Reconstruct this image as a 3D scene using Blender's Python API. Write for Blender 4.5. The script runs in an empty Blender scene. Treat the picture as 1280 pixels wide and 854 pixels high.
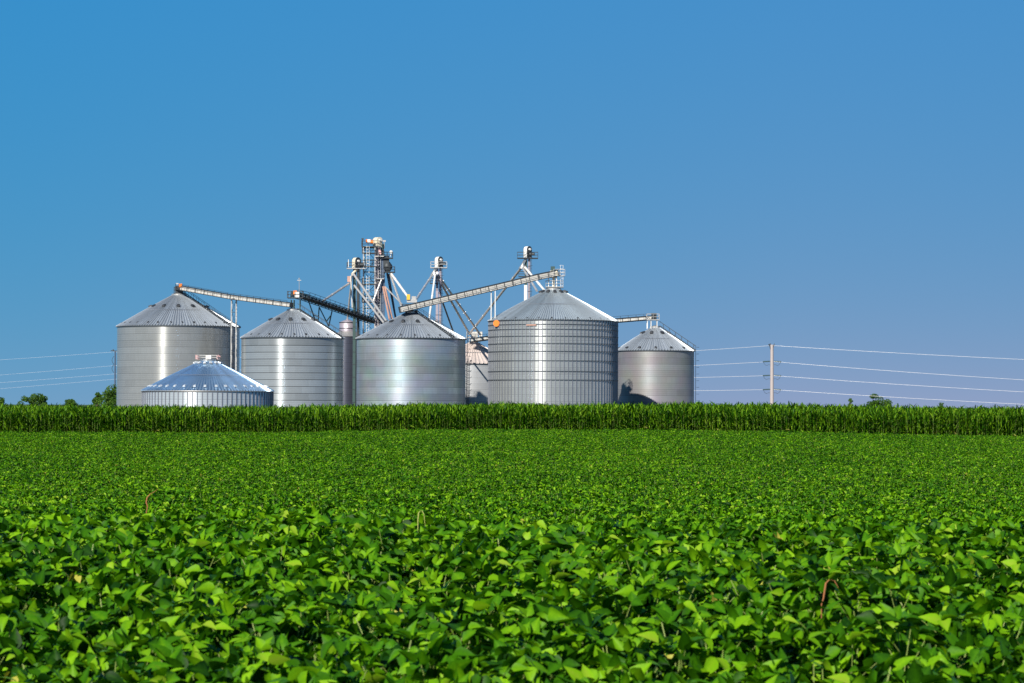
import bpy, math, random
import numpy as np
from mathutils import Vector, Matrix, Euler
R = math.radians
rng = random.Random(7)
nrng = np.random.default_rng(11)
S = bpy.context.scene
COL = S.collection

# ------------------------------------------------------------------ camera
F_PX = 3555.0                      # focal length in pixels of a 1280 wide frame
CAM = Vector((0, 0, 2.65))
cd = bpy.data.cameras.new('camera')
cam = bpy.data.objects.new('camera', cd); COL.objects.link(cam)
cd.sensor_width = 36; cd.lens = 36 * F_PX / 1280
cd.clip_end = 20000; cd.clip_start = 0.5
cam.location = CAM
pitch = math.atan((507.5 - 427) / F_PX)
CM = Matrix.Rotation(R(90) + pitch, 3, 'X') @ Matrix.Rotation(R(0.22), 3, 'Z')
cam.rotation_euler = CM.to_euler()
cd.dof.use_dof = True; cd.dof.focus_distance = 260; cd.dof.aperture_fstop = 9
S.camera = cam
def P(px, py, Y):
    """world point at depth Y seen along the sight line px, py (design aid: every thing has its own real depth)"""
    d = CM @ Vector(((px - 640) / F_PX, -(py - 427) / F_PX, -1))
    return CAM + d * (Y / d.y)

# ------------------------------------------------------------------ sky, sun, exposure
SUN_AZ, SUN_EL = 25.5, 33.2         # degrees left of straight behind the camera
ZENITH = 0.34
SKY_GRADE = [(0.52, 0.96), (1.99, 0.185), (5.08, -0.075)]
w = bpy.data.worlds.new('World'); S.world = w; w.use_nodes = True
nt = w.node_tree; nt.nodes.clear()
out = nt.nodes.new('ShaderNodeOutputWorld'); bg = nt.nodes.new('ShaderNodeBackground')
sky = nt.nodes.new('ShaderNodeTexSky'); sky.sky_type = 'NISHITA'; sky.sun_disc = False
sky.sun_elevation = R(SUN_EL); sky.sun_rotation = R(180 + SUN_AZ)
sky.air_density = 1.0; sky.dust_density = 0.6; sky.ozone_density = 5.0; sky.altitude = 200
tc = nt.nodes.new('ShaderNodeTexCoord'); mul = nt.nodes.new('ShaderNodeVectorMath'); mul.operation = 'MULTIPLY_ADD'
mul.inputs[1].default_value = (1, 1, 3.2); mul.inputs[2].default_value = (0, 0, 0.10)
nrm = nt.nodes.new('ShaderNodeVectorMath'); nrm.operation = 'NORMALIZE'
nt.links.new(tc.outputs['Generated'], mul.inputs[0]); nt.links.new(mul.outputs[0], nrm.inputs[0])
nt.links.new(nrm.outputs[0], sky.inputs['Vector'])
# clear-air grading of the sky: deep cyan blue above, paler and redder towards the horizon
sc_ = nt.nodes.new('ShaderNodeSeparateColor'); cc_ = nt.nodes.new('ShaderNodeCombineColor'); nt.links.new(sky.outputs[0], sc_.inputs[0])
for ch, (gain, pw_) in enumerate(SKY_GRADE):
    pn = nt.nodes.new('ShaderNodeMath'); pn.operation = 'POWER'; mx_ = nt.nodes.new('ShaderNodeMath'); mx_.operation = 'MAXIMUM'; mx_.inputs[1].default_value = .3; pn.inputs[1].default_value = pw_; nt.links.new(sc_.outputs[ch], mx_.inputs[0]); nt.links.new(mx_.outputs[0], pn.inputs[0])
    mn = nt.nodes.new('ShaderNodeMath'); mn.operation = 'MULTIPLY'; mn.inputs[1].default_value = gain; nt.links.new(pn.outputs[0], mn.inputs[0]); nt.links.new(mn.outputs[0], cc_.inputs[ch])
sx_ = nt.nodes.new('ShaderNodeSeparateXYZ'); nt.links.new(tc.outputs['Generated'], sx_.inputs[0])
mr = nt.nodes.new('ShaderNodeMapRange'); mr.interpolation_type = 'SMOOTHSTEP'     # the sky darkens towards the zenith
for i_, v_ in ((1, 0.13), (2, 0.60), (3, 1.0), (4, ZENITH)): mr.inputs[i_].default_value = v_
nt.links.new(sx_.outputs[2], mr.inputs[0])
xr_ = nt.nodes.new('ShaderNodeMath'); xr_.operation = 'MULTIPLY_ADD'; xr_.inputs[1].default_value = 1.5; xr_.inputs[2].default_value = 1.0; xr_.use_clamp = False; nt.links.new(sx_.outputs[0], xr_.inputs[0])
cl_ = nt.nodes.new('ShaderNodeClamp'); cl_.inputs[1].default_value = .75; cl_.inputs[2].default_value = 1.15; nt.links.new(xr_.outputs[0], cl_.inputs[0])
cv_ = nt.nodes.new('ShaderNodeCombineXYZ'); cv_.inputs[1].default_value = 1; cv_.inputs[2].default_value = 1; nt.links.new(cl_.outputs[0], cv_.inputs[0])
v1 = nt.nodes.new('ShaderNodeVectorMath'); v1.operation = 'MULTIPLY'; nt.links.new(cc_.outputs[0], v1.inputs[0]); nt.links.new(cv_.outputs[0], v1.inputs[1])
v2 = nt.nodes.new('ShaderNodeVectorMath'); v2.operation = 'SCALE'; nt.links.new(v1.outputs[0], v2.inputs[0]); nt.links.new(mr.outputs[0], v2.inputs['Scale'])
nt.links.new(v2.outputs[0], bg.inputs[0]); nt.links.new(bg.outputs[0], out.inputs[0])
bg.inputs[1].default_value = 0.10
sl = bpy.data.lights.new('sun', 'SUN'); sun = bpy.data.objects.new('sun', sl); COL.objects.link(sun)
sl.energy = 5.0; sl.angle = R(0.53); sl.color = (1.0, 0.93, 0.82)
sd = Vector((-math.sin(R(SUN_AZ)) * math.cos(R(SUN_EL)), -math.cos(R(SUN_AZ)) * math.cos(R(SUN_EL)), math.sin(R(SUN_EL))))
sun.rotation_euler = sd.to_track_quat('Z', 'Y').to_euler(); sun.location = (-40, -40, 60)
vs = S.view_settings
vs.view_transform = 'Standard'; vs.look = 'None'; vs.gamma = 1; vs.exposure = 0.35; vs.use_curve_mapping = False

# ------------------------------------------------------------------ materials
def mat(name):
    m = bpy.data.materials.new(name); m.use_nodes = True
    return m, m.node_tree, m.node_tree.nodes['Principled BSDF']
def nd(t, kind, **kw):
    n = t.nodes.new('ShaderNode' + kind)
    for k, v in kw.items(): setattr(n, k, v)
    return n
def mth(t, op, a, b=None, c=None):
    n = nd(t, 'Math', operation=op)
    for i, v in enumerate((a, b, c)):
        if v is None: continue
        if isinstance(v, (int, float)): n.inputs[i].default_value = v
        else: t.links.new(v, n.inputs[i])
    return n.outputs[0]
def mix(t, fac, a, b, kind='MIX'):
    n = nd(t, 'Mix', data_type='RGBA', blend_type=kind)
    for i, v in ((0, fac), (6, a), (7, b)):
        if isinstance(v, (int, float)): n.inputs[i].default_value = v
        elif isinstance(v, tuple): n.inputs[i].default_value = v if len(v) == 4 else (*v, 1)
        else: t.links.new(v, n.inputs[i])
    return n.outputs[2]
def noise(t, scale, vec=None, detail=3, rough=0.6):
    n = nd(t, 'TexNoise'); n.inputs['Scale'].default_value = scale
    n.inputs['Detail'].default_value = detail; n.inputs['Roughness'].default_value = rough
    if vec is not None: t.links.new(vec, n.inputs['Vector'])
    return n
def simple(name, col, rough=0.5, metal=0.0, var=0.12, scale=3.0):
    m, t, b = mat(name)
    c = nd(t, 'TexCoord'); n = noise(t, scale, c.outputs['Object'], 4)
    lo = tuple(x * (1 - var) for x in col); hi = tuple(min(1, x * (1 + var)) for x in col)
    t.links.new(mix(t, n.outputs[0], lo, hi), b.inputs['Base Color'])
    b.inputs['Roughness'].default_value = rough; b.inputs['Metallic'].default_value = metal
    return m
def wall_metal(name, col, rough, aniso, sheet_var, ring_var, hue=0.0, stain=0.1, seed=0.0, metal=0.9, lap=0.15):
    """galvanised sheets curved round a bin: each sheet and each ring of its own tone, brushed along the corrugation"""
    m, t, b = mat(name); L = t.links
    tcn = nd(t, 'TexCoord'); sep = nd(t, 'SeparateXYZ'); L.new(tcn.outputs['Object'], sep.inputs[0])
    x, y, z = sep.outputs
    ang = mth(t, 'ARCTAN2', y, x)
    u = mth(t, 'MULTIPLY', ang, 24 / (2 * math.pi))
    row = mth(t, 'FLOOR', mth(t, 'DIVIDE', z, 1.12))
    half = mth(t, 'MULTIPLY', mth(t, 'MODULO', row, 2.0), 0.5)
    colm = mth(t, 'FLOOR', mth(t, 'ADD', u, half))
    cmb = nd(t, 'CombineXYZ'); L.new(colm, cmb.inputs[0]); L.new(row, cmb.inputs[1]); cmb.inputs[2].default_value = seed
    wn = nd(t, 'TexWhiteNoise', noise_dimensions='3D'); L.new(cmb.outputs[0], wn.inputs['Vector'])
    cm2 = nd(t, 'CombineXYZ'); L.new(row, cm2.inputs[0]); cm2.inputs[1].default_value = seed + 3.3
    wr = nd(t, 'TexWhiteNoise', noise_dimensions='3D'); L.new(cm2.outputs[0], wr.inputs['Vector'])
    f = mth(t, 'ADD', mth(t, 'MULTIPLY', mth(t, 'SUBTRACT', wn.outputs['Value'], 0.5), sheet_var),
            mth(t, 'MULTIPLY', mth(t, 'SUBTRACT', wr.outputs['Value'], 0.5), ring_var))
    # weathering: vertical streaks and soft cloudiness
    cs = nd(t, 'CombineXYZ'); L.new(mth(t, 'MULTIPLY', ang, 14), cs.inputs[0]); L.new(mth(t, 'MULTIPLY', z, 0.25), cs.inputs[1]); cs.inputs[2].default_value = seed
    n1 = noise(t, 2.0, cs.outputs[0], 4)
    f = mth(t, 'ADD', f, mth(t, 'MULTIPLY', mth(t, 'SUBTRACT', n1.outputs[0], 0.5), stain))
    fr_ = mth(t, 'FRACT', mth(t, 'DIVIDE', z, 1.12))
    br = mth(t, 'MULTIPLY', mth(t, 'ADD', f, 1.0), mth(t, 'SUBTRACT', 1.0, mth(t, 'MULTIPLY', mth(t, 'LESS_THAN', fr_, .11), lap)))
    f2 = mth(t, 'FRACT', mth(t, 'DIVIDE', z, 0.373)); br = mth(t, 'MULTIPLY', br, mth(t, 'SUBTRACT', 1.0, mth(t, 'MULTIPLY', mth(t, 'LESS_THAN', f2, .3), .10)))
    rgb = nd(t, 'CombineColor')
    for i in range(3):
        L.new(mth(t, 'MULTIPLY', br, col[i]), rgb.inputs[i])
    c = rgb.outputs[0]
    if hue:
        n2 = noise(t, 0.22, tcn.outputs['Object'], 1); n3 = noise(t, 0.3, tcn.outputs['Object'], 1)
        c = mix(t, mth(t, 'MULTIPLY', mth(t, 'GREATER_THAN', n2.outputs[0], 0), hue), c, n3.outputs['Color'], 'OVERLAY')
    L.new(c, b.inputs['Base Color'])
    b.inputs['Metallic'].default_value = metal
    L.new(mth(t, 'ADD', rough, mth(t, 'MULTIPLY', f, -0.35)), b.inputs['Roughness'])
    b.inputs['Anisotropic'].default_value = aniso; b.inputs['Anisotropic Rotation'].default_value = 0.25
    tg = nd(t, 'Tangent', direction_type='RADIAL', axis='Z'); L.new(tg.outputs[0], b.inputs['Tangent'])
    return m
def roof_metal(name, col, rough, seed=0.0, metal=0.9, aniso=0.75):
    m, t, b = mat(name); L = t.links
    tcn = nd(t, 'TexCoord'); sep = nd(t, 'SeparateXYZ'); L.new(tcn.outputs['Object'], sep.inputs[0])
    ang = mth(t, 'ARCTAN2', sep.outputs[1], sep.outputs[0])
    fl = mth(t, 'FLOOR', mth(t, 'MULTIPLY', ang, 60 / (2 * math.pi)))
    wn = nd(t, 'TexWhiteNoise', noise_dimensions='1D'); L.new(mth(t, 'ADD', fl, seed), wn.inputs['W'])
    n1 = noise(t, 0.5, tcn.outputs['Object'], 4)
    f = mth(t, 'ADD', 1.0, mth(t, 'ADD', mth(t, 'MULTIPLY', mth(t, 'SUBTRACT', wn.outputs[0], 0.5), 0.16), mth(t, 'MULTIPLY', mth(t, 'SUBTRACT', n1.outputs[0], 0.5), 0.2)))
    rgb = nd(t, 'CombineColor')
    for i in range(3): L.new(mth(t, 'MULTIPLY', f, col[i]), rgb.inputs[i])
    L.new(rgb.outputs[0], b.inputs['Base Color'])
    b.inputs['Metallic'].default_value = metal; b.inputs['Roughness'].default_value = rough
    b.inputs['Anisotropic'].default_value = aniso
    tg = nd(t, 'Tangent', direction_type='RADIAL', axis='Z'); L.new(tg.outputs[0], b.inputs['Tangent'])
    return m
def leaf_mat(name, dark, mid, light, rough=0.45, trans=0.3, tip=None):
    """leaf colour from each leaf's own tone attribute and each clump's random value"""
    m, t, b = mat(name); L = t.links
    at = nd(t, 'Attribute', attribute_name='tone'); oi = nd(t, 'ObjectInfo')
    g = nd(t, 'NewGeometry'); n = noise(t, 0.12, g.outputs['Position'], 3); n2 = noise(t, 60.0, g.outputs['Position'], 2)
    v = mth(t, 'ADD', at.outputs['Fac'], mth(t, 'MULTIPLY', mth(t, 'SUBTRACT', n.outputs[0], 0.5), 0.45))
    v = mth(t, 'ADD', v, mth(t, 'MULTIPLY', mth(t, 'SUBTRACT', n2.outputs[0], 0.5), 0.25))
    v = mth(t, 'ADD', v, mth(t, 'MULTIPLY', mth(t, 'SUBTRACT', oi.outputs['Random'], 0.5), 0.15))
    v = mth(t, 'MULTIPLY', v, 0.6)
    r = nd(t, 'ValToRGB'); e = r.color_ramp.elements
    e[0].position = 0.04; e[0].color = (*dark, 1); e[1].position = 0.56; e[1].color = (*light, 1)
    k = e.new(0.3); k.color = (*mid, 1)
    if tip: k = e.new(0.93); k.color = (*tip, 1)
    L.new(v, r.inputs[0]); L.new(r.outputs[0], b.inputs['Base Color'])
    b.inputs['Roughness'].default_value = rough; b.inputs['Specular IOR Level'].default_value = 0.12
    tr = nd(t, 'BsdfTranslucent'); tm = mix(t, 1.0, r.outputs[0], (1.5, 1.6, 0.6), 'MULTIPLY'); L.new(tm, tr.inputs[0])
    ms = nd(t, 'MixShader'); ms.inputs[0].default_value = trans
    L.new(b.outputs[0], ms.inputs[1]); L.new(tr.outputs[0], ms.inputs[2])
    L.new(ms.outputs[0], t.nodes['Material Output'].inputs[0])
    return m

M = {}
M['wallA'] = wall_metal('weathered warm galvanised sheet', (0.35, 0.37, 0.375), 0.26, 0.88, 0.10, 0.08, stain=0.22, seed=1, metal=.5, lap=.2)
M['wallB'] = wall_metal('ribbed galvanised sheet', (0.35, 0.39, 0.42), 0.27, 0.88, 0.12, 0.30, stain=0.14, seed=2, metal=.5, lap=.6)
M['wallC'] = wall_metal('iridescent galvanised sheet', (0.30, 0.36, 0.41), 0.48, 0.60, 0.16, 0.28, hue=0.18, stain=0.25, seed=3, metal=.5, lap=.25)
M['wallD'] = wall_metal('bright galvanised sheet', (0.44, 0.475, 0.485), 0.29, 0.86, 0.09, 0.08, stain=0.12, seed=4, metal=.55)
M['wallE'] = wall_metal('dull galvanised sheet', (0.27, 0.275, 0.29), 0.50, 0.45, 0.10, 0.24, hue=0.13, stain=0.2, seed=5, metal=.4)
M['wallG'] = wall_metal('dark bluish sheet', (0.08, 0.09, 0.13), 0.35, 0.6, 0.1, 0.1, seed=6, metal=.5)
M['wallH'] = wall_metal('pale grey sheet', (0.42, 0.44, 0.47), 0.5, 0.5, 0.08, 0.1, seed=8, metal=.3)
M['wallL'] = wall_metal('new galvanised sheet', (0.60, 0.67, 0.73), 0.32, 0.85, 0.08, 0.05, seed=7, metal=.5)
M['roof'] = roof_metal('galvanised roof panel', (0.46, 0.51, 0.57), 0.40, metal=.55)
M['roofD'] = roof_metal('bright roof panel', (0.48, 0.55, 0.61), 0.36, 7, metal=.55)
M['roofL'] = roof_metal('new roof panel', (0.48, 0.66, 0.84), 0.24, 13, metal=.8)
M['roofH'] = roof_metal('warm weathered roof panel', (0.68, 0.60, 0.57), 0.5, 19, metal=0.3)
M['galv'] = simple('galvanised steel', (0.58, 0.58, 0.57), 0.42, 0.75)
M['rib'] = simple('roof trim steel', (0.55, 0.56, 0.58), 0.4, 0.8)
M['stiff'] = simple('stiffener steel', (0.26, 0.28, 0.33), 0.5, 0.6)
M['ring'] = simple('dark band steel', (0.10, 0.12, 0.14), 0.6, 0.5)
M['dark'] = simple('dark weathered steel', (0.045, 0.055, 0.065), 0.55, 0.3)
M['teal'] = simple('dark green painted steel', (0.04, 0.085, 0.085), 0.5, 0.1)
M['beige'] = simple('sunlit beige conveyor casing', (0.58, 0.57, 0.54), 0.6, 0.15, 0.3, 2.2)  # beige of sunlit galvanised steel put into the base colour
M['cream'] = simple('cream painted steel', (0.72, 0.66, 0.52), 0.5, 0.0)
M['white'] = simple('white painted steel', (0.80, 0.80, 0.78), 0.45, 0.0)
M['spout'] = simple('galvanised spout pipe', (0.66, 0.65, 0.64), 0.4, 0.55)
M['rust'] = simple('rusty pinkish pipe', (0.50, 0.30, 0.24), 0.6, 0.1)
M['orange'] = simple('orange paint', (0.85, 0.22, 0.02), 0.5, 0.0)
M['yellow'] = simple('yellow paint', (0.75, 0.48, 0.05), 0.5, 0.0)
M['pink'] = simple('faded pink paint', (0.75, 0.42, 0.42), 0.5, 0.0)
M['trunk_blue'] = simple('blue grey casing', (0.10, 0.14, 0.21), 0.45, 0.5)
M['purple'] = simple('mauve grey casing', (0.42, 0.38, 0.44), 0.45, 0.5)
M['ventd'] = simple('dark roof hood', (0.035, 0.04, 0.05), 0.6, 0.0)
M['ventw'] = simple('light roof hood', (0.62, 0.66, 0.70), 0.45, 0.3)
M['concrete'] = simple('concrete', (0.36, 0.34, 0.32), 0.9)
M['pole'] = simple('pale weathered pole', (0.40, 0.36, 0.36), 0.8)
M['wiredim'] = simple('dull wire', (0.50, 0.56, 0.64), 0.5, 0.2)
M['wire'] = simple('bright bare wire', (0.85, 0.86, 0.88), 0.35, 0.3)
M['bark'] = simple('bark', (0.10, 0.07, 0.05), 0.9)
M['bean'] = leaf_mat('soybean leaf', (0.005, 0.034, 0.001), (0.043, 0.160, 0.002), (0.18, 0.39, 0.005), 0.5, 0.14, (0.38, 0.38, 0.06))
M['petiole'] = simple('soybean stem', (0.22, 0.30, 0.07), 0.6)
M['corn'] = leaf_mat('corn leaf', (0.007, 0.036, 0.001), (0.031, 0.110, 0.003), (0.15, 0.30, 0.010), 0.45, 0.14, (0.40, 0.36, 0.10))
M['stalk'] = simple('corn stalk', (0.13, 0.19, 0.04), 0.6)
M['tree'] = leaf_mat('tree leaf', (0.022, 0.07, 0.010), (0.055, 0.13, 0.018), (0.12, 0.21, 0.03), 0.6, 0.2)
M['dryleaf'] = simple('dry brown leaf', (0.33, 0.13, 0.045), 0.8)
M['paleblade'] = simple('pale grass blade', (0.34, 0.38, 0.09), 0.7)
# soil
m, t, b = mat('soil and litter'); c = nd(t, 'NewGeometry'); n = noise(t, 1.7, c.outputs['Position'], 6)
n2 = noise(t, 0.02, c.outputs['Position'], 3)
base = mix(t, n.outputs[0], (0.012, 0.022, 0.006), (0.04, 0.045, 0.015))
t.links.new(base, b.inputs['Base Color']); b.inputs['Roughness'].default_value = 0.95
M['soil'] = m
m, t, b = mat('gravel yard'); c = nd(t, 'NewGeometry'); n = noise(t, 2.5, c.outputs['Position'], 8)
t.links.new(mix(t, n.outputs[0], (0.20, 0.18, 0.15), (0.38, 0.36, 0.32)), b.inputs['Base Color']); b.inputs['Roughness'].default_value = 0.95
M['gravel'] = m
m, t, b = mat('distant farmland'); c = nd(t, 'NewGeometry'); n = noise(t, 0.01, c.outputs['Position'], 5)
t.links.new(mix(t, n.outputs[0], (0.03, 0.08, 0.015), (0.07, 0.12, 0.03)), b.inputs['Base Color']); b.inputs['Roughness'].default_value = 0.95
M['farm'] = m

# ------------------------------------------------------------------ mesh helpers
class MB:
    def __init__(s): s.v = []; s.f = []; s.sm = []
    def add(s, vs, fs, smooth=False):
        o = len(s.v); s.v += [tuple(p) for p in vs]; s.f += [tuple(i + o for i in f) for f in fs]; s.sm += [smooth] * len(fs)
    def box(s, c, sx, sy, sz, rz=0.0):
        c = Vector(c); ca, sa = math.cos(rz), math.sin(rz); vs = []
        for dz in (-.5, .5):
            for dx, dy in ((-.5, -.5), (.5, -.5), (.5, .5), (-.5, .5)):
                a, b_ = dx * sx, dy * sy
                vs.append((c.x + a * ca - b_ * sa, c.y + a * sa + b_ * ca, c.z + dz * sz))
        s.add(vs, [(3, 2, 1, 0), (4, 5, 6, 7), (0, 1, 5, 4), (1, 2, 6, 5), (2, 3, 7, 6), (3, 0, 4, 7)])
    def beam(s, a, b, w, h):
        a = Vector(a); b = Vector(b); d = (b - a)
        if d.length < 1e-6: return
        d.normalize(); side = d.cross(Vector((0, 0, 1)))
        if side.length < 1e-3: side = Vector((1, 0, 0))
        side.normalize(); up = side.cross(d)
        vs = []
        for p in (a, b):
            for i, j in ((-.5, -.5), (.5, -.5), (.5, .5), (-.5, .5)): vs.append(p + side * (i * w) + up * (j * h))
        s.add(vs, [(0, 1, 2, 3), (7, 6, 5, 4), (0, 4, 5, 1), (1, 5, 6, 2), (2, 6, 7, 3), (3, 7, 4, 0)])
    def tube(s, a, b, r, n=8, r2=None, cap=True):
        a = Vector(a); b = Vector(b); d = (b - a).normalized(); r2 = r if r2 is None else r2
        side = d.cross(Vector((0, 0, 1)))
        if side.length < 1e-3: side = Vector((1, 0, 0))
        side.normalize(); up = side.cross(d); vs = []
        for p, rr in ((a, r), (b, r2)):
            for i in range(n):
                an = 2 * math.pi * i / n; vs.append(p + side * (rr * math.cos(an)) + up * (rr * math.sin(an)))
        s.add(vs, [(i, (i + 1) % n, n + (i + 1) % n, n + i) for i in range(n)], True)
        if cap: s.add(vs, [tuple(range(n))[::-1], tuple(range(n, 2 * n))])
    def lathe(s, c, prof, n=48, smooth=True, closed_top=False):
        c = Vector(c); vs = []
        for r, z in prof:
            for i in range(n):
                an = 2 * math.pi * i / n; vs.append((c.x + r * math.cos(an), c.y + r * math.sin(an), c.z + z))
        fs = []
        for k in range(len(prof) - 1):
            for i in range(n): fs.append((k * n + i, k * n + (i + 1) % n, (k + 1) * n + (i + 1) % n, (k + 1) * n + i))
        s.add(vs, fs, smooth)
        if closed_top: s.add(vs[-n:], [tuple(range(n))])
    def poly(s, pts, smooth=False): s.add(pts, [tuple(range(len(pts)))], smooth)
    def build(s, name, m, parent=None):
        me = bpy.data.meshes.new(name); off = parent_world(parent)
        me.from_pydata([(x - off.x, y - off.y, z - off.z) for x, y, z in s.v], [], s.f)
        me.polygons.foreach_set('use_smooth', s.sm)
        me.materials.append(m); me.update()
        o = bpy.data.objects.new(name, me); COL.objects.link(o)
        if parent: o.parent = parent
        return o
def parent_world(p):
    o = Vector((0, 0, 0))
    while p is not None: o = o + Vector(p.location); p = p.parent
    return o
def thing(name, label, cat, loc, group=None):
    o = bpy.data.objects.new(name, None); COL.objects.link(o); o.location = loc; o.empty_display_size = 0.5
    tag(o, label, cat, group); return o
def tag(o, label=None, cat=None, group=None, kind=None):
    if label: o['label'] = label
    if cat: o['category'] = cat
    if group: o['group'] = group
    if kind: o['kind'] = kind
    return o

# ------------------------------------------------------------------ terrain
TY = np.array([-40, 6, 14.8, 20, 25, 29, 36, 46, 60, 80, 118, 160, 197, 240, 320])
TZ = np.array([0.0, 0.25, 0.47, 0.64, 0.80, 0.72, 0.32, -0.08, -0.36, -0.52, -0.46, -0.26, 0.0, 0.0, 0.0])
def terr(x, y):
    yy = y + 1.6 * np.sin(x * 0.33 + 1) + 0.9 * np.sin(x * 0.9 + 0.4)
    yy = np.where(y < 60, yy, y)
    k = np.zeros_like(yy); ws = 0
    for d, wt in ((-5, .15), (-2.5, .2), (0, .3), (2.5, .2), (5, .15)):
        k = k + wt * np.interp(yy + d * np.clip(y / 25, 0.4, 3), TY, TZ); ws += wt
    # a faint swell under the middle of the corn
    sw = np.clip((y - 90) / 100, 0, 1); sw = sw * sw * (3 - 2 * sw) * np.exp(-((x - 5.5) / 18) ** 4)
    return k / ws + .28 * sw
xs = np.unique(np.concatenate([np.linspace(-120, 120, 121), np.array([-9000, -4000, -1500, -600, -300, -180, 180, 300, 600, 1500, 4000, 9000])]))
ys = np.unique(np.concatenate([np.linspace(-40, 120, 161), np.linspace(122, 300, 60), np.array([-300, -120, 360, 450, 600, 800, 1200, 2000, 4000, 9000, 15000])]))
X, Yg = np.meshgrid(xs, ys); Z = terr(X, Yg)
vv = np.stack([X.ravel(), Yg.ravel(), Z.ravel()], 1); nx, ny = len(xs), len(ys)
g = MB(); fs = [(j * nx + i, j * nx + i + 1, (j + 1) * nx + i + 1, (j + 1) * nx + i) for j in range(ny - 1) for i in range(nx - 1)]
g.add(vv.tolist(), fs, True)
tag(g.build('ground', M['soil']), kind='structure')
g = MB(); g.box((-18, 545, -0.02), 190, 240, 0.08); tag(g.build('gravel_yard', M['gravel']), kind='structure')
g = MB(); g.poly([(-6000, 670, 0.05), (6000, 670, 0.05), (9000, 14000, 0.05), (-9000, 14000, 0.05)]); tag(g.build('farmland', M['farm']), kind='structure')

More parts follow.
